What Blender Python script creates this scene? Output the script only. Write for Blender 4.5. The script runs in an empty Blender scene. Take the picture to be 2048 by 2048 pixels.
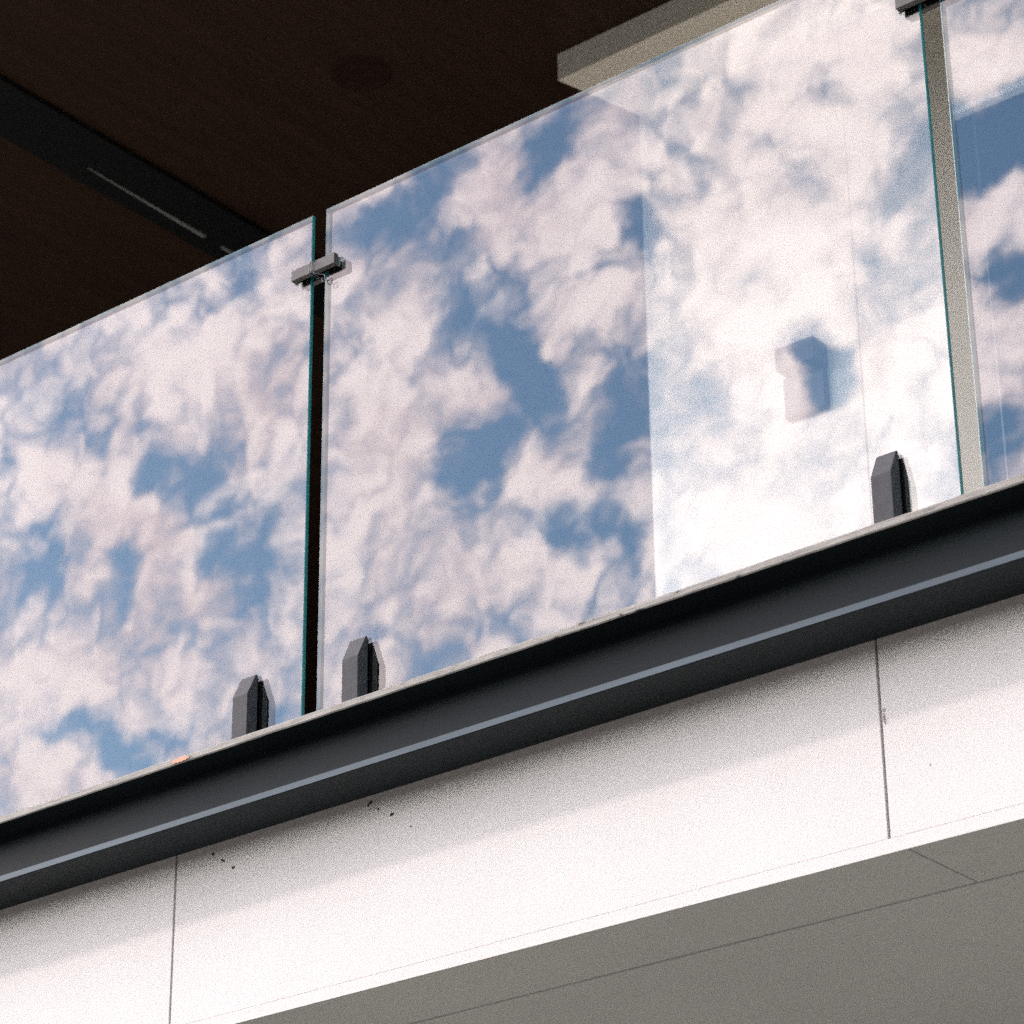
import bpy, bmesh, math, random
from mathutils import Matrix, Vector, noise

random.seed(7)
S = bpy.context.scene
C = S.collection

# ------------------------------------------------------------------ camera
cam_d = bpy.data.cameras.new("camera")
cam = bpy.data.objects.new("camera", cam_d)
C.objects.link(cam)
R_ = Vector((0.77627142, 0.63031339, -0.01037801))
U_ = Vector((0.28548130, -0.33681549, 0.89724899))
F_ = Vector((-0.56205258, 0.69947148, 0.44140293))
CAM = Vector((0.0, -3.258, 1.6))
m = Matrix((R_, U_, -F_)).transposed().to_4x4()
m.translation = CAM
cam.matrix_world = m
cam_d.sensor_fit = 'HORIZONTAL'
cam_d.sensor_width = 24.0
cam_d.lens = 24.0 * 5930.3 / 2048.0
cam_d.clip_start = 0.05
cam_d.clip_end = 2000.0
cam_d.dof.use_dof = True
cam_d.dof.focus_distance = 4.75
cam_d.dof.aperture_fstop = 7.0
S.camera = cam

# ------------------------------------------------------------------ light
SUN_EL, SUN_AZ = math.radians(15.4), math.radians(-77.5)   # azimuth measured from -Y towards +X
to_sun = Vector((math.sin(SUN_AZ) * math.cos(SUN_EL), -math.cos(SUN_AZ) * math.cos(SUN_EL), math.sin(SUN_EL)))
sun_d = bpy.data.lights.new("sun", 'SUN')
sun_d.energy = 2.0
sun_d.angle = math.radians(1.2)
sun_d.color = (1.0, 0.95, 0.88)
sun = bpy.data.objects.new("sun", sun_d)
C.objects.link(sun)
sun.rotation_euler = to_sun.to_track_quat('Z', 'Y').to_euler()

S.view_settings.view_transform = 'Standard'
S.view_settings.look = 'None'
S.view_settings.exposure = 0.58
S.view_settings.gamma = 1.0
S.cycles.use_denoising = False        # keep the fine photographic grain

# ------------------------------------------------------------------ sky with clouds
# cloud breaks and cloud banks on the sky in front of the building, in the
# gnomonic coordinates u = x/-y, v = z/-y of the sky: each row is the affine map
# of one soft elliptical bank and its weight (negative = blue break)
BLOBS = [
    (89.686, 3.653, 85.747, -18.458, -48.176, 21.939, -1.000),
    (32.606, 2.824, 35.160, -31.715, -90.310, 37.572, -0.550),
    (39.250, 3.004, 41.270, -29.016, -84.904, 34.337, -0.500),
    (24.472, -4.384, 28.404, -30.102, -64.733, 15.861, -1.250),
    (62.695, -11.705, 70.896, -19.180, -42.908, 9.699, -1.100),
    (45.890, -4.833, 55.503, -13.273, -32.507, 7.872, -1.200),
    (82.224, 5.533, 84.433, -12.049, -39.849, 14.184, -0.800),
    (53.560, 1.998, 50.720, -13.508, -44.269, 15.907, -0.700),
    (58.103, 2.972, 57.165, -27.037, -95.177, 31.731, -0.600),
    (67.302, 2.588, 63.938, -32.555, -112.208, 38.246, -0.500),
    (32.995, 2.649, 35.023, -30.743, -117.510, 35.927, -0.800),
    (38.594, 14.990, 32.591, -3.166, -58.921, 30.096, -1.200),
    (65.544, 3.662, 65.310, -22.276, -85.358, 26.029, -0.800),
    (92.470, 2.723, 85.630, -24.194, -86.594, 28.371, -0.700),
    (69.603, 2.205, 64.868, -31.242, -116.793, 36.554, -0.700),
    (75.243, 7.098, 82.683, -24.159, -73.774, 28.538, -0.500),
    (90.971, 8.640, 100.123, -31.359, -100.051, 36.973, -0.500),
    (42.087, 1.908, 40.755, -18.414, -50.635, 21.844, 0.700),
    (30.599, 1.819, 30.781, -21.406, -59.834, 25.378, 0.500),
    (33.035, 1.121, 30.986, -13.738, -39.530, 16.269, 0.600),
    (38.527, 3.337, 41.545, -19.662, -59.529, 23.235, 0.700),
    (41.923, 2.492, 42.173, -16.528, -52.968, 19.483, 0.800),
    (27.359, 2.162, 28.949, -14.936, -53.971, 17.506, 0.700),
    (52.467, 2.500, 51.130, -24.311, -82.636, 28.580, 0.600),
    (40.399, 2.892, 41.945, -19.712, -61.791, 23.259, 0.600),
    (30.542, 2.724, 33.142, -16.519, -66.247, 19.253, 0.600),
    (36.870, 10.397, 24.154, -10.658, -65.937, 44.914, -1.150),
    (61.898, -29.969, 78.049, -35.378, -48.055, 10.087, -0.900),
    (49.291, -1.116, 38.804, -22.411, -52.423, 26.738, -1.200),
    (97.963, -1.931, 77.889, -43.751, -105.672, 52.143, -0.900),
    (69.147, -2.350, 52.348, -21.888, -55.578, 26.041, -1.100),
    (36.416, -0.245, 30.214, -16.357, -43.377, 19.431, -1.100),
    (59.625, -0.791, 48.430, -24.199, -66.815, 28.703, -1.200),
    (43.576, -0.773, 34.875, -19.979, -56.892, 23.668, -1.200),
    (61.577, -1.693, 47.682, -63.406, -167.141, 75.337, -0.600),
    (102.546, -2.621, 79.934, -61.868, -169.436, 73.405, -0.400),
    (45.543, -10.237, 44.618, -17.163, -35.550, 9.375, -1.300),
    (74.557, -0.727, 61.256, -29.068, -85.056, 34.398, -0.800),
    (70.858, -2.421, 53.608, -14.540, -41.318, 17.227, -1.100),
    (42.539, -1.087, 33.159, -25.288, -80.146, 29.824, -1.000),
    (79.779, -2.499, 60.963, -19.860, -59.358, 23.481, -0.900),
    (81.621, -2.751, 61.854, -22.726, -73.812, 26.773, -0.900),
    (44.589, -0.569, 36.276, -27.789, -96.004, 32.643, -0.900),
    (72.717, 0.796, 63.756, -40.480, -140.835, 47.535, -0.500),
    (60.616, -0.097, 51.119, -40.661, -144.841, 47.692, -0.600),
    (91.030, 1.386, 80.849, -19.357, -53.012, 22.967, -0.350),
    (93.640, -0.054, 79.226, -41.266, -104.784, 49.097, -0.400),
    (94.697, 0.438, 81.431, -38.382, -109.523, 45.466, -0.300),
    (48.202, -0.567, 39.345, -14.381, -35.133, 17.132, 0.700),
    (50.547, -1.292, 39.401, -21.711, -54.491, 25.842, 0.800),
    (46.652, 0.363, 40.508, -19.679, -53.458, 23.356, 0.600),
    (35.254, 0.424, 31.009, -10.271, -30.055, 12.155, 0.700),
    (61.942, -1.763, 47.806, -42.049, -112.403, 49.936, 0.500),
    (76.169, -1.725, 59.965, -20.735, -56.100, 24.613, 0.500),
    (47.406, 0.671, 41.968, -13.341, -42.565, 15.730, 0.600),
    (51.882, -1.074, 41.114, -25.725, -78.219, 30.394, 0.900),
    (73.730, -0.570, 60.974, -29.395, -83.879, 34.821, 0.500),
    (52.032, -0.872, 41.780, -27.464, -90.008, 32.341, 0.600),
    (43.260, -0.202, 36.127, -26.717, -88.757, 31.442, 0.500),
    (68.700, -2.735, 50.944, -20.055, -45.791, 23.945, -0.560),
    (81.085, -4.558, 56.585, -36.244, -81.847, 43.289, -0.430),
    (57.103, -38.075, 69.782, -215.433, -242.071, 44.150, -0.560),
    (227.946, -10.756, 164.551, -27.523, -66.730, 32.798, -0.430),
    (97.168, -6.904, 63.967, -29.753, -67.437, 35.533, -0.370),
    (50.718, -19.723, 43.990, -15.539, -22.166, 7.376, -0.500),
    (133.077, -8.187, 90.986, -47.539, -112.671, 56.693, -0.370),
    (112.752, -7.232, 76.301, -35.203, -86.332, 41.933, -0.310),
    (79.322, -3.158, 58.821, -26.337, -67.665, 31.321, -0.430),
    (86.144, -5.676, 57.896, -68.427, -177.192, 81.355, -0.310),
    (87.990, -6.477, 57.325, -28.061, -71.532, 33.381, -0.310),
    (92.576, -6.244, 61.834, -16.878, -47.371, 20.006, -1.800),
    (87.231, -5.747, 58.626, -38.895, -107.173, 46.138, -0.900),
    (250.638, -16.730, 167.869, -25.984, -74.147, 30.780, -0.500),
    (66.915, -3.280, 47.980, -31.329, -90.147, 37.100, -0.310),
    (88.235, -5.583, 59.915, -41.262, -126.004, 48.742, -0.250),
    (54.233, -2.609, 39.018, -22.474, -56.845, 26.742, 0.600),
    (42.772, -2.706, 29.044, -23.078, -58.373, 27.461, 0.700),
    (41.997, -2.210, 29.709, -21.765, -59.124, 25.831, 0.600),
    (102.440, -6.482, 69.561, -42.926, -122.746, 50.845, 1.300),
    (29.595, -1.742, 20.443, -15.008, -47.883, 17.695, 0.800),
    (60.452, -4.603, 38.976, -22.244, -62.432, 26.367, 0.600),
    (68.723, -4.824, 45.398, -20.721, -49.295, 24.707, 0.700),
    (159.749, -8.119, 113.773, -23.702, -54.723, 28.289, 0.500),
    (65.984, -3.943, 45.423, -36.132, -83.114, 43.130, 0.600),
    (57.449, -4.326, 37.168, -25.245, -56.180, 30.166, 0.600),
    (14.087, -0.891, 9.566, -2.552, -6.556, 3.035, 0.340),
    (44.168, 11.099, 14.813, -1.904, -74.721, 56.673, 0.700),
    (31.155, 7.908, 10.570, -0.314, -48.371, 35.030, -2.800),
    (92.106, -8.383, 55.738, -24.828, -60.195, 29.586, -1.000),
    (76.141, -7.387, 44.857, -26.501, -68.085, 31.516, -1.300),
    (103.292, -9.551, 62.108, -35.027, -87.064, 41.704, 1.300),
    (54.446, -5.130, 32.481, -31.512, -84.068, 37.425, 0.400),
    (77.267, -7.373, 45.849, -38.991, -111.261, 46.188, 0.600),
    (71.006, -6.832, 41.983, -26.672, -79.381, 31.542, -1.300),
    (95.454, -8.994, 56.946, -55.574, -153.130, 65.922, -0.600),
    (175.761, -16.491, 105.042, -59.730, -180.213, 70.594, 1.200),
    (41.003, -3.896, 24.374, -26.234, -58.168, 31.351, 0.800),
    (120.046, -10.731, 73.164, -25.763, -57.965, 30.774, 0.300),
]

GL_R0 = 0.070                 # mirror share of each glass face, seen straight on
SKY_STRENGTH = 0.15
SKY_TINT = (3.1, 3.08, 3.08)  # blue breaks between the clouds
CLOUD_LO, CLOUD_HI = (20.2, 16.9, 18.0, 1), (27.2, 23.6, 24.0, 1)
FILL_LO, FILL_HI = (34.0, 29.9, 29.4, 1), (44.0, 39.5, 38.6, 1)
BASE = 0.44
N_MID, N_FINE, N_FOLD = 3.0, 1.9, 4.0
C_LO, C_HI = -0.70, 0.90

W = bpy.data.worlds.new("World")
S.world = W
W.use_nodes = True
nt = W.node_tree
nt.nodes.clear()

class NB:
    """small node builder"""
    def __init__(self, tree): self.t = tree
    def n(self, typ, **kw):
        nd = self.t.nodes.new(typ)
        for k, v in kw.items(): setattr(nd, k, v)
        return nd
    def l(self, a, b): self.t.links.new(a, b)
    def put(self, sock, v):
        if isinstance(v, bpy.types.NodeSocket): self.l(v, sock)
        elif v is not None: sock.default_value = v
    def math(self, op, a, b=None, c=None, clamp=False):
        nd = self.n('ShaderNodeMath', operation=op, use_clamp=clamp)
        for i, v in enumerate((a, b, c)):
            if v is not None: self.put(nd.inputs[i], v)
        return nd.outputs[0]
    def vec(self, op, a, b=None, c=None, out=0):
        nd = self.n('ShaderNodeVectorMath', operation=op)
        for i, v in enumerate((a, b, c)):
            if v is not None: self.put(nd.inputs[i], v)
        return nd.outputs[out]
    def ramp(self, x, lo, hi, a=0.0, b=1.0, mode='SMOOTHSTEP'):
        nd = self.n('ShaderNodeMapRange', interpolation_type=mode)
        for s, v in zip(nd.inputs, (x, lo, hi, a, b)): self.put(s, v)
        return nd.outputs[0]
    def mix(self, f, a, b, blend='MIX'):
        nd = self.n('ShaderNodeMix', data_type='RGBA', blend_type=blend)
        self.put(nd.inputs[0], f); self.put(nd.inputs[6], a); self.put(nd.inputs[7], b)
        return nd.outputs[2]
    def noise(self, vec, scale, detail=6.0, rough=0.55, dist=0.0, out=0):
        nd = self.n('ShaderNodeTexNoise')
        if vec is not None: self.l(vec, nd.inputs['Vector'])
        nd.inputs['Scale'].default_value = scale
        nd.inputs['Detail'].default_value = detail
        nd.inputs['Roughness'].default_value = rough
        nd.inputs['Distortion'].default_value = dist
        return nd.outputs[out]

w = NB(nt)
tc = w.n('ShaderNodeTexCoord').outputs['Generated']
sep = w.n('ShaderNodeSeparateXYZ'); w.l(tc, sep.inputs[0])
x, y, z = sep.outputs
ny = w.math('MAXIMUM', w.math('MULTIPLY', y, -1.0), 0.02)
uu = w.math('DIVIDE', x, ny)
vv = w.math('DIVIDE', z, ny)
uv1 = w.n('ShaderNodeCombineXYZ')
w.l(uu, uv1.inputs[0]); w.l(vv, uv1.inputs[1]); uv1.inputs[2].default_value = 1.0
uv = uv1.outputs[0]
# billowing warp
wn = w.noise(uv, 13.0, 3.0, 0.5, out=1)
wn = w.vec('MULTIPLY', w.vec('SUBTRACT', wn, (0.5, 0.5, 0.5)), (0.055, 0.055, 0.0))
uvw = w.vec('ADD', uv, wn)
wf = w.noise(uv, 70.0, 4.0, 0.6, out=1)
wf = w.vec('MULTIPLY', w.vec('SUBTRACT', wf, (0.5, 0.5, 0.5)), (0.014, 0.014, 0.0))
uvf = w.vec('ADD', uvw, wf)
acc = None
for a, b, c_, d, e, f, wt in BLOBS:
    p1 = w.vec('DOT_PRODUCT', uvf, (a, b, c_), out=1)
    p2 = w.vec('DOT_PRODUCT', uvf, (d, e, f), out=1)
    q = w.math('MULTIPLY_ADD', p1, p1, w.math('MULTIPLY', p2, p2))
    g = w.math('POWER', 0.5, w.math('POWER', q, 1.5))
    acc = w.math('MULTIPLY_ADD', g, wt * 0.86, acc if acc is not None else 0.0)
n_mid = w.noise(uvf, 18.0, 10.0, 0.66)
n_fine = w.noise(uvf, 55.0, 8.0, 0.66)
n_low = w.noise(uvw, 9.0, 3.0, 0.5)
# cauliflower lumps: folded noise, rounded on the cloud side
fold = w.math('ABSOLUTE', w.math('SUBTRACT', w.noise(uvf, 30.0, 5.0, 0.52), 0.5))
dens = w.math('MULTIPLY_ADD', w.math('SUBTRACT', n_mid, 0.5), N_MID, acc)
dens = w.math('MULTIPLY_ADD', w.math('SUBTRACT', n_fine, 0.5), N_FINE, dens)
dens = w.math('MULTIPLY_ADD', w.math('SUBTRACT', fold, 0.08), N_FOLD, dens)
dens = w.math('ADD', dens, BASE)
cover = w.ramp(dens, C_LO, C_HI)
body = w.ramp(w.math('MULTIPLY_ADD', n_low, 1.0, w.math('MULTIPLY_ADD', fold, 0.9, w.math('MULTIPLY', dens, 0.10))), 0.38, 0.80)
ccol = w.mix(body, CLOUD_LO, CLOUD_HI)
sky = w.n('ShaderNodeTexSky', sky_type='NISHITA', sun_disc=False)
sky.sun_elevation = SUN_EL
sky.sun_rotation = math.atan2(to_sun.x, to_sun.y)
sky.air_density = 1.0; sky.dust_density = 0.3; sky.ozone_density = 2.0
blue = w.vec('MULTIPLY', sky.outputs[0], SKY_TINT)
bg_a = w.n('ShaderNodeBackground')
w.l(w.mix(cover, blue, ccol), bg_a.inputs[0])
# the rest of the sky, unseen: brighter cloud and duller blue, added as fill
n_big = w.noise(tc, 5.0, 4.0, 0.6)
# cover thinned towards +x to darken the sky on that side
cov_b = w.ramp(w.math('SUBTRACT', n_big, w.ramp(x, -0.25, 0.35, 0.0, 0.35)), 0.36, 0.60)
bg_b = w.n('ShaderNodeBackground')
w.l(w.mix(cov_b, w.vec('MULTIPLY', blue, (0.72, 0.58, 0.46)), w.mix(n_big, FILL_LO, FILL_HI)), bg_b.inputs[0])
for bgn in (bg_a, bg_b): bgn.inputs[1].default_value = SKY_STRENGTH
inside = w.math('MULTIPLY', w.math('MULTIPLY', w.ramp(uu, -1.46, -1.28), w.ramp(uu, -0.30, -0.44)),
                w.math('MULTIPLY', w.math('MULTIPLY', w.ramp(vv, 0.40, 0.52), w.ramp(vv, 1.10, 0.94)), w.ramp(y, -0.2, -0.3)))
mixs = w.n('ShaderNodeMixShader')
w.l(inside, mixs.inputs[0]); w.l(bg_b.outputs[0], mixs.inputs[1]); w.l(bg_a.outputs[0], mixs.inputs[2])
wo = w.n('ShaderNodeOutputWorld'); w.l(mixs.outputs[0], wo.inputs[0])
W.cycles.sampling_method = 'MANUAL'
W.cycles.sample_map_resolution = 512

# ------------------------------------------------------------------ materials
def mat(name):
    mt = bpy.data.materials.new(name); mt.use_nodes = True
    t = mt.node_tree; t.nodes.clear()
    b = NB(t)
    out = b.n('ShaderNodeOutputMaterial')
    return mt, b, out

def principled(name, col, rough=0.5, metal=0.0, var=0.0, vscale=6.0, bump=0.0, bscale=200.0, spec=0.5, coord='Object', stretch=None, rvar=0.0):
    mt, b, out = mat(name)
    p = b.n('ShaderNodeBsdfPrincipled')
    p.inputs['Roughness'].default_value = rough
    p.inputs['Metallic'].default_value = metal
    p.inputs['Specular IOR Level'].default_value = spec
    co = b.n('ShaderNodeTexCoord').outputs[coord]
    if stretch: co = b.vec('MULTIPLY', co, stretch)
    c4 = (*col, 1)
    if var > 0:
        f = b.noise(co, vscale, 6.0, 0.6)
        dk = tuple(c * (1 - var) for c in col) + (1,)
        lt = tuple(min(1, c * (1 + var * 0.6)) for c in col) + (1,)
        c4 = b.mix(b.ramp(f, 0.3, 0.7), dk, lt)
        if rvar: b.l(b.ramp(f, 0.3, 0.7, rough - rvar, rough + rvar), p.inputs['Roughness'])
    b.put(p.inputs['Base Color'], c4)
    if bump > 0:
        bp = b.n('ShaderNodeBump'); bp.inputs['Strength'].default_value = bump
        bp.inputs['Distance'].default_value = 0.002
        b.l(b.noise(co, bscale, 4.0, 0.7), bp.inputs['Height'])
        b.l(bp.outputs[0], p.inputs['Normal'])
    b.l(p.outputs[0], out.inputs[0])
    return mt

def render_plaster():
    """fine sprayed render: warm white, faint cloudiness and rain streaks, grit"""
    mt, b, out = mat("white_render")
    p = b.n('ShaderNodeBsdfPrincipled')
    co = b.n('ShaderNodeTexCoord').outputs['Object']
    f1 = b.noise(co, 2.2, 5.0, 0.6)
    st = b.noise(b.vec('MULTIPLY', co, (26.0, 26.0, 1.3)), 1.0, 5.0, 0.65)
    gr = b.noise(co, 420.0, 2.0, 0.6)
    c1 = b.mix(b.ramp(f1, 0.3, 0.72), (0.695, 0.662, 0.652, 1), (0.735, 0.705, 0.695, 1))
    c1 = b.mix(b.ramp(st, 0.52, 0.78, 0.0, 0.30), c1, (0.66, 0.64, 0.63, 1))
    c1 = b.mix(b.ramp(gr, 0.35, 0.7, 0.0, 0.16), c1, (0.55, 0.53, 0.52, 1))
    sp = b.n('ShaderNodeTexVoronoi'); b.l(co, sp.inputs['Vector']); sp.inputs['Scale'].default_value = 9.0
    spot = b.ramp(sp.outputs['Distance'], 0.018, 0.026, 1.0, 0.0)
    wht = b.n('ShaderNodeTexWhiteNoise'); b.l(sp.outputs['Color'], wht.inputs[0])
    spot = b.math('MULTIPLY', spot, b.math('GREATER_THAN', wht.outputs[0], 0.72))
    c1 = b.mix(b.math('MULTIPLY', spot, 0.55), c1, (0.30, 0.16, 0.15, 1))
    b.l(c1, p.inputs['Base Color'])
    p.inputs['Roughness'].default_value = 0.85
    p.inputs['Specular IOR Level'].default_value = 0.25
    bp = b.n('ShaderNodeBump'); bp.inputs['Strength'].default_value = 0.35; bp.inputs['Distance'].default_value = 0.0012
    b.l(b.noise(co, 260.0, 5.0, 0.7), bp.inputs['Height'])
    b.l(bp.outputs[0], p.inputs['Normal'])
    b.l(p.outputs[0], out.inputs[0])
    return mt

def glass(name):
    """coated clear glass: one partial mirror on each face of the sheet, very slightly wavy"""
    mt, b, out = mat(name)
    tr = b.n('ShaderNodeBsdfTransparent'); tr.inputs[0].default_value = (0.955, 0.975, 0.97, 1)
    gl = b.n('ShaderNodeBsdfGlossy'); gl.inputs['Roughness'].default_value = 0.0
    gl.inputs[0].default_value = (1, 1, 1, 1)
    co = b.n('ShaderNodeTexCoord').outputs['Object']
    bp = b.n('ShaderNodeBump'); bp.inputs['Strength'].default_value = 0.06; bp.inputs['Distance'].default_value = 0.002
    b.l(b.noise(b.vec('MULTIPLY', co, (1.0, 1.0, 0.45)), 7.0, 2.0, 0.5), bp.inputs['Height'])
    b.l(bp.outputs[0], gl.inputs['Normal'])
    lw = b.n('ShaderNodeLayerWeight'); lw.inputs[0].default_value = 0.5
    f = b.math('POWER', lw.outputs['Facing'], 5.0)
    f = b.math('MULTIPLY_ADD', f, 1 - GL_R0, GL_R0, clamp=True)
    mx = b.n('ShaderNodeMixShader')
    b.l(f, mx.inputs[0]); b.l(tr.outputs[0], mx.inputs[1]); b.l(gl.outputs[0], mx.inputs[2])
    b.l(mx.outputs[0], out.inputs[0])
    return mt

def wood(name):
    mt, b, out = mat(name)
    p = b.n('ShaderNodeBsdfPrincipled')
    co = b.n('ShaderNodeTexCoord').outputs['Object']
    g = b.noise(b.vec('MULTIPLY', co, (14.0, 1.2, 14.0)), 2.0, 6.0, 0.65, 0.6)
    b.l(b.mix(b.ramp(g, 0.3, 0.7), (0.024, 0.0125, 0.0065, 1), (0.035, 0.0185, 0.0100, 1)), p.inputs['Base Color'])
    p.inputs['Roughness'].default_value = 0.6
    p.inputs['Specular IOR Level'].default_value = 0.15
    b.l(p.outputs[0], out.inputs[0])
    return mt

M = {
    'render': render_plaster(),
    'soffit': principled("soffit_paint", (0.84, 0.865, 0.83), 0.85, var=0.05, vscale=1.5, bump=0.2, bscale=260, spec=0.2),
    'inner_wall': principled("inner_wall_paint", (0.69, 0.665, 0.62), 0.8, var=0.05, vscale=1.2, bump=0.15, bscale=220, spec=0.2),
    'steel': principled("beam_paint", (0.0195, 0.0265, 0.031), 0.45, 0.0, var=0.25, vscale=5, bump=0.12, bscale=160, spec=0.08, stretch=(0.35, 1, 1), rvar=0.06),
    'glass': glass("coated_glass"),
    'glass_edge': principled("green_glass_edge", (0.006, 0.225, 0.235), 0.25, var=0.2, vscale=40, spec=0.8),
    'arris': principled("ground_arris", (0.55, 0.58, 0.60), 0.35, spec=0.8),
    'clamp': principled("grey_satin_metal", (0.080, 0.080, 0.087), 0.36, 0.0, var=0.12, vscale=90, bump=0.12, bscale=900, spec=0.05),
    'can': principled('downlight_bronze', (0.024, 0.014, 0.009), 0.7, spec=0.05),
    'bar': principled('grey_bar_metal', (0.118, 0.111, 0.112), 0.4, var=0.1, vscale=90, bump=0.12, bscale=900, spec=0.15),
    'track_sheen': principled("painted_track_sheen", (0.20, 0.235, 0.225), 0.4),
    'gasket': principled("black_rubber", (0.006, 0.005, 0.005), 0.9, spec=0.0),
    'rubber': principled("clear_gasket", (0.20, 0.23, 0.225), 0.25, spec=0.6),
    'wire': principled("grey_wire", (0.10, 0.11, 0.13), 0.4, 0.5),
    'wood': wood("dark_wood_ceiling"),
    'black': principled("black_fitting", (0.012, 0.012, 0.014), 0.35, spec=0.5),
    'dark_room': principled("dark_back_wall", (0.020, 0.014, 0.010), 0.7, var=0.2, vscale=3, spec=0.1),
    'track': principled("dark_track_metal", (0.008, 0.009, 0.010), 0.5, 0.0, spec=0.12),
    'floor': principled("terrace_floor", (0.50, 0.46, 0.40), 0.8, var=0.15),
    'lintel': principled("lintel_paint", (0.87, 0.84, 0.74), 0.85, var=0.06, vscale=1.5, spec=0.1),
    'lower': principled("lower_wall_dark", (0.12, 0.125, 0.12), 0.5, var=0.1),
    'win': principled("dark_window_pane", (0.004, 0.006, 0.008), 0.3, spec=0.0),
    'frame': principled("window_frame_paint", (0.86, 0.87, 0.89), 0.5),
    'hill_ring': principled("added_ridge_dark", (0.035, 0.05, 0.025), 0.95, var=0.4, vscale=0.05, spec=0.1),
    'paving': principled("light_paving", (0.195, 0.187, 0.167), 0.9, var=0.18, vscale=1.2, bump=0.3, bscale=40),
    'road': principled('road_asphalt', (0.05, 0.05, 0.052), 0.9, var=0.2, vscale=2, bump=0.3, bscale=60),
    'kerb': principled('kerb_stone', (0.28, 0.27, 0.25), 0.85, var=0.15, vscale=5),
    'fleck': principled("chipped_render", (0.035, 0.03, 0.028), 0.9),
    'stain': principled('joint_stain', (0.42, 0.33, 0.30), 0.9, var=0.3, vscale=90),
    'smear': principled("orange_sealant", (0.62, 0.30, 0.20), 0.7, var=0.2, vscale=60),
}

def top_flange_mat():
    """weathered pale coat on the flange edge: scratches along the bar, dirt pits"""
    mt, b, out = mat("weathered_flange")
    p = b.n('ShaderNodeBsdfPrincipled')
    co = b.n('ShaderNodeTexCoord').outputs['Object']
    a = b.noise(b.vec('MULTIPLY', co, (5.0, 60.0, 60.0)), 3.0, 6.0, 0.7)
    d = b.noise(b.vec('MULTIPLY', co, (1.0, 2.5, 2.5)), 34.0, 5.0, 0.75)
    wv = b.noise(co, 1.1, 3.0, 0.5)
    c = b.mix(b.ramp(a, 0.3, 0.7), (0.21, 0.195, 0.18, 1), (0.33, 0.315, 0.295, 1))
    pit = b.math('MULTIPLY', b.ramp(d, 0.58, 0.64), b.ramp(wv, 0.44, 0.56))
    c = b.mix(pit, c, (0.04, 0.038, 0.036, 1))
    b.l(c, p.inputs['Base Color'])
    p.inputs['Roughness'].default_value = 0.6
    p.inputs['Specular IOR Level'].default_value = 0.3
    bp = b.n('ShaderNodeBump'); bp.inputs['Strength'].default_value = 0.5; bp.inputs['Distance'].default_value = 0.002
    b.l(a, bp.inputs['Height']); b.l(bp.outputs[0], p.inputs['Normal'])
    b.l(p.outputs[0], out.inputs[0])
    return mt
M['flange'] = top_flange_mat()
M['edge'] = principled('painted_edge_sheen', (0.095, 0.122, 0.148), 0.6, 0.0, var=0.2, vscale=4, spec=0.15, stretch=(0.5, 6, 6))  # sun and sky sheen on the dark flange edge, painted as a paler colour

# ------------------------------------------------------------------ mesh helpers
def obj(name, bm, m, parent=None, smooth=False):
    me = bpy.data.meshes.new(name)
    bmesh.ops.recalc_face_normals(bm, faces=bm.faces)
    bm.to_mesh(me); bm.free()
    for k in (m if isinstance(m, (list, tuple)) else [m]): me.materials.append(k)
    if smooth:
        for f in me.polygons: f.use_smooth = True
    o = bpy.data.objects.new(name, me)
    C.objects.link(o)
    if parent is not None:
        o.parent = parent
        o.matrix_parent_inverse = Matrix.Translation(-parent.location)
    return o

def empty(name, loc):
    o = bpy.data.objects.new(name, None)
    C.objects.link(o); o.location = loc
    o.empty_display_size = 0.1
    return o

def tag(o, label, cat, group=None, kind=None):
    if kind: o['kind'] = kind
    if label: o['label'] = label
    if cat: o['category'] = cat
    if group: o['group'] = group
    return o

def box(bm, x0, x1, y0, y1, z0, z1, bev=0.0, seg=1):
    v = [bm.verts.new((x, y, z)) for x in (x0, x1) for y in (y0, y1) for z in (z0, z1)]
    F = [(0, 1, 3, 2), (4, 6, 7, 5), (0, 4, 5, 1), (2, 3, 7, 6), (0, 2, 6, 4), (1, 5, 7, 3)]
    fs = [bm.faces.new([v[i] for i in f]) for f in F]
    if bev > 0:
        es = list({e for f in fs for e in f.edges})
        bmesh.ops.bevel(bm, geom=es, offset=bev, segments=seg, affect='EDGES', profile=0.5)
    return bm

def boxo(name, m, parent, *a, bev=0.0, seg=1):
    return obj(name, box(bmesh.new(), *a, bev=bev, seg=seg), m, parent)

def prism(bm, pts, axis, a, b):
    """extrude a closed 2-D outline along an axis; pts are the two other coordinates in order"""
    def P(p, t):
        q = list(p); q.insert('xyz'.index(axis), t); return q
    A = [bm.verts.new(P(p, a)) for p in pts]; B = [bm.verts.new(P(p, b)) for p in pts]
    bm.faces.new(A); bm.faces.new(list(reversed(B)))
    for i in range(len(pts)):
        j = (i + 1) % len(pts)
        bm.faces.new((A[i], A[j], B[j], B[i]))
    return bm

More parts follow.
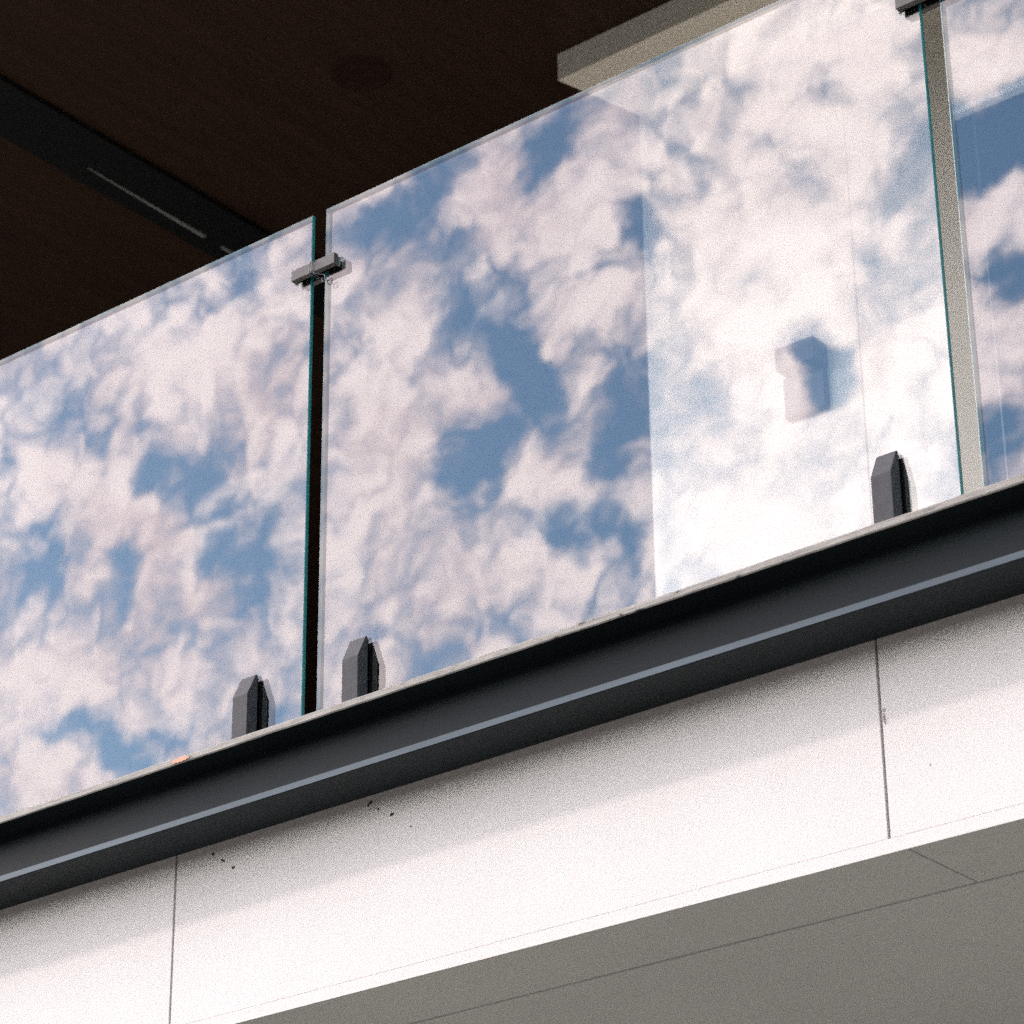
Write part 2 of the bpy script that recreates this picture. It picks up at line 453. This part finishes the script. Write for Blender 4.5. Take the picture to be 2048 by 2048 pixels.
def tube(bm, pts, r, seg=8, closed=False):
    rings = []
    n = len(pts)
    for i, p in enumerate(pts):
        p = Vector(p)
        if closed: d = Vector(pts[(i + 1) % n]) - Vector(pts[i - 1])
        else: d = Vector(pts[min(i + 1, n - 1)]) - Vector(pts[max(i - 1, 0)])
        d.normalize()
        a = d.orthogonal().normalized() if abs(d.y) > 0.99 else d.cross(Vector((0, 1, 0))).normalized()
        c = d.cross(a)
        rings.append([bm.verts.new(p + r * (math.cos(t) * a + math.sin(t) * c)) for t in [2 * math.pi * k / seg for k in range(seg)]])
    for i in range(n if closed else n - 1):
        A, B = rings[i], rings[(i + 1) % n]
        for k in range(seg):
            bm.faces.new((A[k], A[(k + 1) % seg], B[(k + 1) % seg], B[k]))
    if not closed:
        bm.faces.new(rings[0]); bm.faces.new(list(reversed(rings[-1])))
    return bm

H = 1.6                      # eye height: heights below are written as height above the eye + H
# ------------------------------------------------------------------ ground
bm = bmesh.new()
v = [bm.verts.new(p) for p in ((-400, -400, -0.124), (400, -400, -0.124), (400, 400, -0.124), (-400, 400, -0.124))]
bm.faces.new(v)
tag(obj("road", bm, M['road']), None, None, kind='structure')
tag(obj("pavement", box(bmesh.new(), -60, 60, -4.6, 14, -0.12, 0.0), M['paving']), None, None, kind='structure')
tag(obj("kerb", box(bmesh.new(), -60, 60, -4.75, -4.602, -0.12, 0.003, bev=0.01), M['kerb']), None, None, kind='structure')

bm = bmesh.new(); rows = []  # unseen ridge ring, added to block the low sky and deepen the shade
nh = 160
for j, (r, hk) in enumerate(((110, 0.0), (150, 0.62), (190, 0.93), (225, 1.0), (300, 0.5), (380, 0.0))):
    row = []
    for k in range(nh):
        a = 2 * math.pi * k / nh
        hh = 24 + 10 * noise.noise((math.cos(a) * 2.2, math.sin(a) * 2.2, 1.0)) + 7 * noise.noise((math.cos(a) * 9, math.sin(a) * 9, r * 0.02))
        row.append(bm.verts.new((r * math.cos(a), r * math.sin(a), hk * hh - 0.3)))
    rows.append(row)
for A, B in zip(rows[:-1], rows[1:]):
    for k in range(nh): bm.faces.new((A[k], A[(k + 1) % nh], B[(k + 1) % nh], B[k]))
tag(obj("added_hill_ring", bm, M['hill_ring'], None, True), None, None, kind='structure')

# ------------------------------------------------------------------ building
bld = tag(empty("balcony_building", (-2.5, 0.02, 0.0)),
          "white rendered building front with a dark recessed terrace behind the glass balustrade", "building")
FY = 0.020
JX = [-1.9855 - 1.37 * k for k in (5, 4, 3, 2, 1, 0)] + [-1.9855 + 1.37 * k for k in (1, 2, 3)]
ZB, ZD, ZF = 1.349 + H, 1.3695 + H, 1.780 + H
for a, b in zip(JX[:-1], JX[1:]):
    boxo("fascia_panel", M['render'], bld, a + 0.0022, b - 0.0022, FY, FY + 0.018, ZD + 0.0002, ZF, bev=0.0004)
    boxo("soffit_board", M['soffit'], bld, a + 0.0290, b + 0.0255, FY + 0.0040, 0.2000, ZB, ZB + 0.012)
    boxo("soffit_board", M['soffit'], bld, a + 0.0270, b + 0.0270, 0.2070, 2.4980, ZB, ZB + 0.012)
boxo("drip_trim", M['render'], bld, JX[0], JX[-1], FY - 0.0003, FY + 0.0036, ZB - 0.0004, ZD - 0.0002, bev=0.0003)
boxo("joint_backing", M['dark_room'], bld, JX[0], JX[-1], FY + 0.019, 0.060, ZB + 0.020, ZF - 0.003)
boxo("floor_slab", M['floor'], bld, -14.0, 9.0, 0.062, 4.6, ZB + 0.016, ZF - 0.004)
boxo("lower_wall", M['lower'], bld, -14.0, 9.0, 2.50, 2.60, 0.0, ZB + 0.014)

ZC = 4.430 + H               # terrace ceiling
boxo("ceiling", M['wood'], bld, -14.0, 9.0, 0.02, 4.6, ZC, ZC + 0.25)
boxo("roof_fascia", M['render'], bld, -14.0, 9.0, -0.02, 0.018, ZC - 0.02, ZC + 0.35, bev=0.002)
boxo("back_wall", M['dark_room'], bld, -14.0, 9.0, 4.602, 4.75, ZB + 0.016, ZC + 0.2)
boxo("side_wall", M['dark_room'], bld, -14.2, -14.002, 0.10, 4.6, ZB + 0.016, ZC + 0.2)
# pale wall on the terrace with a plank seam, a window and a dropped box above it
WY = 2.031
XS, XW0, XW1, ZW1, ZW0 = -3.190, -2.892, -1.10, 3.966 + H, 2.45 + H
boxo("terrace_wall", M['inner_wall'], bld, -3.808, XS - 0.0012, WY, WY + 0.20, ZF - 0.002, ZC - 0.002, bev=0.001)
boxo("terrace_wall", M['inner_wall'], bld, XS + 0.0012, XW0, WY, WY + 0.20, ZF - 0.002, ZC - 0.002, bev=0.001)
boxo("terrace_wall", M['inner_wall'], bld, XW0, XW1, WY + 0.0005, WY + 0.20, ZW1, ZC - 0.002)
boxo("terrace_wall", M['inner_wall'], bld, XW0, XW1, WY + 0.0005, WY + 0.20, ZF - 0.002, ZW0)
boxo("terrace_wall", M['inner_wall'], bld, XW1, 9.0, WY, WY + 0.20, ZF - 0.002, ZC - 0.002)
boxo("wall_seam", M['dark_room'], bld, XS - 0.0011, XS + 0.0011, WY + 0.02, WY + 0.05, ZF, ZC - 0.01)
# the dropped box: front face, end skewed to the recess
ZK = 4.348 + H
bm = bmesh.new()
prism(bm, [(-3.866, 1.762), (9.0, 1.762), (9.0, WY - 0.001), (-3.800, WY - 0.001)], 'z', ZK, ZC - 0.002)
obj("lintel_box", bm, M['lintel'], bld)
# window in the pale wall
fr = bmesh.new()
box(fr, XW0 + 0.0006, XW1 - 0.0006, WY - 0.012, WY + 0.060, ZW1 - 0.016, ZW1 - 0.0006)
box(fr, XW0 + 0.0006, XW1 - 0.0006, WY + 0.004, WY + 0.060, ZW0 + 0.0006, ZW0 + 0.013)
box(fr, XW1 - 0.013, XW1 - 0.0006, WY + 0.004, WY + 0.060, ZW0 + 0.0136, ZW1 - 0.0136)
wf = obj("window", fr, M['frame'], bld)
pn = box(bmesh.new(), XW0 + 0.002, XW1 - 0.002, WY + 0.013, WY + 0.019, ZW0 + 0.002, ZW1 - 0.002)
pane = obj("window_pane", pn, M['win'])
pane.parent = wf
mull = obj('mullion', box(bmesh.new(), XW0 + 0.054, XW0 + 0.057, WY + 0.006, WY + 0.0125, ZW0 + 0.0164, ZW1 - 0.0164), M['wire'])
mull.parent = wf

# chips and flecks on the fascia
def flecks(pts, mk='fleck'):
    for X, Z, rx, rz, an in pts:
        bm = bmesh.new()
        n = 9; ring = []
        for k in range(n):
            t_ = 2 * math.pi * k / n
            r = random.uniform(0.65, 1.15)
            dx, dz = rx * r * math.cos(t_), rz * r * math.sin(t_)
            ca, sa = math.cos(an), math.sin(an)
            ring.append((X + dx * ca - dz * sa, Z + dx * sa + dz * ca))
        A = [bm.verts.new((px, FY - 0.0012, pz)) for px, pz in ring]
        B = [bm.verts.new((X + (px - X) * 1.15, FY + 0.0008, Z + (pz - Z) * 1.15)) for px, pz in ring]
        bm.faces.new(A)
        for k in range(n): bm.faces.new((A[k], A[(k + 1) % n], B[(k + 1) % n], B[k]))
        obj("chip_mark" if mk == 'fleck' else "joint_stain", bm, M[mk], bld)
flecks([(-2.926, 1.6515 + H, .0045, .003, .5), (-2.931, 1.648 + H, .002, .003, 0), (-2.910, 1.637 + H, .0022, .0016, 0),
        (-2.881, 1.621 + H, .0042, .0030, .3), (-2.842, 1.592 + H, .0012, .0014, 0)])
flecks([(-3.270, 1.646 + H, .0032, .0022, 0), (-3.247, 1.630 + H, .0058, .0015, -.5), (-3.223, 1.612 + H, .0034, .0024, .2)])

flecks([(-1.9800, 1.5420 + H, .0016, .0085, .1), (-1.9795, 1.5560 + H, .0022, .0030, 0)], 'stain')

# ------------------------------------------------------------------ ceiling fittings
tr = tag(empty("ceiling_track", (-5.13, 2.0, ZC)), "dark metal lighting track across the brown terrace ceiling", "lighting track")
bm = bmesh.new()
prism(bm, [(-5.230, ZC - 0.002), (-5.230, ZC - 0.016), (-5.030, ZC - 0.016), (-5.030, ZC - 0.002)], 'y', 0.04, 4.55)
obj("housing", bm, M['track'], tr)
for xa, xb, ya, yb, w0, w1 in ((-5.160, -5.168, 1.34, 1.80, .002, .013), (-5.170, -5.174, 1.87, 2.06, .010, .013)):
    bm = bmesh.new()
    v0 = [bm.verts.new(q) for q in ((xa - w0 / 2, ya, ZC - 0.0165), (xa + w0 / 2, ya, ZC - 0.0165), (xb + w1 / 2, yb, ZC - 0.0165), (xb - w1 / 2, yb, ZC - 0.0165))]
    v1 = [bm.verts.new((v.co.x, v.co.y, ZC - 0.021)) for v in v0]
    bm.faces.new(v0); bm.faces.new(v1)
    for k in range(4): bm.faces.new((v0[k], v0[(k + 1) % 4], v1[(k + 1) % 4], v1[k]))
    obj("track_sheen", bm, M['track_sheen'], tr)  # pale tapered strip, paints the highlight running along the dark track

def downlight(loc, label):
    t0 = tag(empty("downlight", loc), label, "downlight")
    X, Y, Z = loc
    def ringmesh(r0, r1, z0, z1, n=40):
        bm = bmesh.new(); rows = []
        for r, z_ in ((r0, z0), (r1, z1)):
            rows.append([bm.verts.new((X + r * math.cos(2 * math.pi * k / n), Y + r * math.sin(2 * math.pi * k / n), z_)) for k in range(n)])
        for k in range(n): bm.faces.new((rows[0][k], rows[0][(k + 1) % n], rows[1][(k + 1) % n], rows[1][k]))
        return bm, rows
    bm, rows = ringmesh(0.082, 0.072, Z - 0.0005, Z - 0.006)
    obj("trim_ring", bm, M['can'], t0, True)
    bm, rows = ringmesh(0.072, 0.050, Z - 0.006, Z - 0.0015)
    bm.faces.new(rows[1])
    obj("reflector", bm, M['can'], t0)
downlight((-4.31, 1.50, ZC), "round dark downlight in the brown terrace ceiling")

# wall lamp on the pale terrace wall
lamp = tag(empty("wall_lamp", (-3.34, WY, 3.39 + H)), "small black wall lamp with a square hood on the pale terrace wall", "wall lamp")
boxo("lamp_body", M['black'], lamp, -3.396, -3.281, WY - 0.022, WY - 0.001, 3.302 + H, 3.412 + H, bev=0.002)
boxo("lamp_hood", M['black'], lamp, -3.390, -3.279, WY - 0.062, WY - 0.001, 3.4135 + H, 3.474 + H, bev=0.002)

# ------------------------------------------------------------------ steel beam
beam = tag(empty("steel_beam", (-2.5, -0.02, 1.663 + H)), "charcoal steel beam along the white fascia under the glass panels", "beam")
BX0, BX1 = -8.8, 2.1
zt1, zt0, zb1, zb0 = 1.7785 + H, 1.7660 + H, 1.6760 + H, 1.6630 + H
# top flange with a slightly uneven, worn front edge
bm = bmesh.new()
n = 900; rows = []
for i in range(n + 1):
    X = BX0 + (BX1 - BX0) * i / n
    w1 = 0.0009 * noise.noise((X * 9, 0, 0)) + 0.0006 * noise.noise((X * 40, 3, 0))
    w2 = 0.0008 * noise.noise((X * 12, 7, 0)) + 0.0010 * max(0, noise.noise((X * 55, 9, 0)) - .25)
    rows.append([bm.verts.new(q) for q in ((X, FY - 0.001, zt0), (X, -0.0885 - w1, zt0 + w2), (X, -0.0900 - w1, zt0 + 0.002 + w2),
                                          (X, -0.0900 - w1, zt1 - 0.002 + w1), (X, -0.0885, zt1 + w1), (X, FY - 0.001, zt1))])
for A, B in zip(rows[:-1], rows[1:]):
    for k in range(6): bm.faces.new((A[k], A[(k + 1) % 6], B[(k + 1) % 6], B[k]))
bm.faces.new(rows[0]); bm.faces.new(list(reversed(rows[-1])))
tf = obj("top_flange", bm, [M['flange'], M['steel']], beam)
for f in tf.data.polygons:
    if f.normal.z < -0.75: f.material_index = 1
boxo("web", M['steel'], beam, BX0, BX1, -0.034, -0.026, zb1 + 0.0005, zt0 - 0.0005)
bm = bmesh.new()
prism(bm, [(-0.0785, zb0), (-0.080, zb0 + 0.0015), (-0.080, zb1 - 0.0015), (-0.0785, zb1), (FY - 0.0012, zb1), (FY - 0.0012, zb0)], 'x', BX0, BX1)
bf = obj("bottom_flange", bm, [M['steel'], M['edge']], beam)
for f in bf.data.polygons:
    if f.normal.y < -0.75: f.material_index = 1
# orange sealant rubbed on the worn edge
bm = bmesh.new()
A = []
for k in range(15):
    X = -3.262 + 0.040 * k / 14
    hgt = 0.0045 * math.sin(math.pi * k / 14) ** 0.6 + 0.0005
    A.append([bm.verts.new((X, -0.0918, zt0 + 0.0045 - hgt * 0.5 + 0.0008 * math.sin(k * 2.1))), bm.verts.new((X, -0.0918, zt0 + 0.0050 + hgt))])
for a, b in zip(A[:-1], A[1:]): bm.faces.new((a[0], b[0], b[1], a[1]))
sm = obj("sealant_smear", bm, M['smear'], beam)

# ------------------------------------------------------------------ glass panels
GT = 0.008
GZ0, GZ1 = 1.7835 + H, 2.7795 + H
def glass_panel(x0, x1, label):
    t0 = tag(empty("balustrade_glass", ((x0 + x1) / 2, GT / 2, GZ0)), label, "glass panel", "clear glass balustrade panels")
    b = 0.0012
    # sheet faces
    bm = bmesh.new()
    for y_, s in ((0.0, 1), (GT, -1)):
        bm.faces.new([bm.verts.new(q) for q in ((x0 + b, y_, GZ0 + b), (x1 - b, y_, GZ0 + b), (x1 - b, y_, GZ1 - b), (x0 + b, y_, GZ1 - b))])
    o = bpy.data.meshes.new("pane"); bm.to_mesh(o); bm.free(); o.materials.append(M['glass'])
    po = bpy.data.objects.new("pane", o); C.objects.link(po); po.parent = t0
    po.matrix_parent_inverse = Matrix.Translation(-t0.location)
    # polished edge strip round the sheet and its ground arrises
    outer = [(x0, GZ0), (x1, GZ0), (x1, GZ1), (x0, GZ1)]
    inner = [(x0 + b, GZ0 + b), (x1 - b, GZ0 + b), (x1 - b, GZ1 - b), (x0 + b, GZ1 - b)]
    bm = bmesh.new()
    A = [bm.verts.new((p[0], b, p[1])) for p in outer]; B = [bm.verts.new((p[0], GT - b, p[1])) for p in outer]
    for k in range(4): bm.faces.new((A[k], A[(k + 1) % 4], B[(k + 1) % 4], B[k]))
    obj("polished_edge", bm, M['glass_edge'], t0)
    bm = bmesh.new()
    mi = []
    for ya, yb in ((b, 0.0), (GT - b, GT)):
        A = [bm.verts.new((p[0], ya, p[1])) for p in outer]; B = [bm.verts.new((p[0], yb, p[1])) for p in inner]
        for k in range(4):
            f = bm.faces.new((A[k], A[(k + 1) % 4], B[(k + 1) % 4], B[k]))
            f.material_index = 1 if k == 1 or yb > 0 else 0
    obj("arris", bm, [M['arris'], M['glass_edge']], t0)
    return t0
glass_panel(-4.262, -3.0605, "glass panel left of the dark vertical gap, mirroring broken cloud")
glass_panel(-3.0290, -1.8185, "middle glass panel between the two gaps, pale wall and lamp showing through")
glass_panel(-1.7840, -0.5700, "glass panel right of the pale vertical gap, mirroring deep blue sky")

# ------------------------------------------------------------------ clamps
CZ = 1.7790 + H
def clamp(xc, label):
    t0 = tag(empty("glass_clamp", (xc, GT / 2, CZ)), label, "glass clamp", "grey spigot clamps holding the glass panels")
    hw = 0.0170; top = 1.9275 + H; sh = 1.887 + H
    x0, x1 = xc - hw, xc + hw
    # profile in (y, z), front jaw with a sloped nose
    pf = [(-0.0020, CZ), (-0.0260, CZ), (-0.0260, sh), (-0.0075, top - 0.002), (-0.0050, top), (-0.0035, top - 0.0006), (-0.0020, top - 0.005)]
    for nm, prof in (("front_jaw", pf), ("back_jaw", [(GT + 0.0018 - (p[0] + 0.0020) * 0.5, p[1]) for p in pf])):
        bm = prism(bmesh.new(), prof, 'x', x0, x1)
        bmesh.ops.bevel(bm, geom=list(bm.edges), offset=0.0007, segments=2, affect='EDGES')
        obj(nm, bm, M['clamp'], t0)
    for y0_, y1_ in ((-0.0018, -0.0002), (GT + 0.0002, GT + 0.0018)):
        boxo("gasket", M['gasket'], t0, x0 + 0.0006, x1 - 0.0006, y0_, y1_, CZ + 0.001, top - 0.0065)
    return t0
clamp(-3.1755, "grey clamp left of the dark gap, at the foot of the left glass panel")
clamp(-2.9330, "grey clamp right of the dark gap, at the left foot of the middle glass panel")
clamp(-1.9300, "grey clamp at the right foot of the middle panel, before the pale wall")
clamp(-1.6800, "grey clamp at the foot of the panel right of the pale gap")

def connector(xc, zc, label, wire):
    t0 = tag(empty("panel_connector", (xc, GT / 2, zc)), label, "panel connector", "bar connectors joining glass panels at the top")
    L = 0.0508; h = 0.0106
    for nm, ya, yb in (("front_bar", -0.0150, -0.0040), ("back_bar", GT + 0.0040, GT + 0.0150)):
        boxo(nm, M['bar'], t0, xc - L, xc + L, ya, yb, zc - h, zc + h, bev=0.0009, seg=2)
    for s in (-1, 1):
        for ya, yb in ((-0.0039, -0.0002), (GT + 0.0002, GT + 0.0039)):
            xs = sorted((xc + s * 0.0180, xc + s * 0.0470)); xe = sorted((xc + s * 0.0472, xc + s * 0.0530))
            boxo("gasket", M['gasket'], t0, xs[0], xs[1], ya, yb, zc - h + 0.0006, zc + h - 0.0006)
            boxo("clear_pad", M['rubber'], t0, xe[0], xe[1], ya, yb, zc - h - 0.0012, zc + h - 0.004, bev=0.0008)
    boxo("spacer", M['gasket'], t0, xc - 0.011, xc + 0.011, -0.0039, GT + 0.0039, zc - h + 0.002, zc + h - 0.002)
    if wire:
        bm = bmesh.new()
        for dx, ph in ((-0.003, 0), (0.002, 0.4)):
            pts = []
            for k in range(28):
                a = 2 * math.pi * k / 28 + ph
                pts.append((xc + dx + 0.0025 * math.sin(a), GT / 2 + 0.0232 * math.copysign(abs(math.cos(a)) ** 0.5, math.cos(a)),
                            zc + 0.0124 * math.copysign(abs(math.sin(a)) ** 0.5, math.sin(a))))
            tube(bm, pts, 0.0009, 6, closed=True)
        # the loose end hangs in a small loop
        pts = [(xc + 0.001, -0.0165, zc - 0.008), (xc + 0.006, -0.018, zc - 0.016), (xc + 0.016, -0.012, zc - 0.020)]
        for k in range(16):
            a = 2 * math.pi * k / 16 * 0.9
            pts.append((xc + 0.0205 + 0.0045 * math.sin(a), -0.010 + 0.002 * a * 0.3, zc - 0.027 + 0.0065 * math.cos(a)))
        tube(bm, pts, 0.0008, 6)
        obj("wire_tie", bm, M['wire'], t0, True)
    return t0
connector(-3.0445, 2.6610 + H, "grey bar connector with a wire tie across the dark vertical gap", True)
connector(-1.8010, 2.6640 + H, "grey bar connector across the pale vertical gap at the top edge", False)

S.cycles.transparent_max_bounces = 24
S.cycles.max_bounces = 10
S.cycles.glossy_bounces = 6
S.cycles.diffuse_bounces = 4
S.cycles.caustics_reflective = False
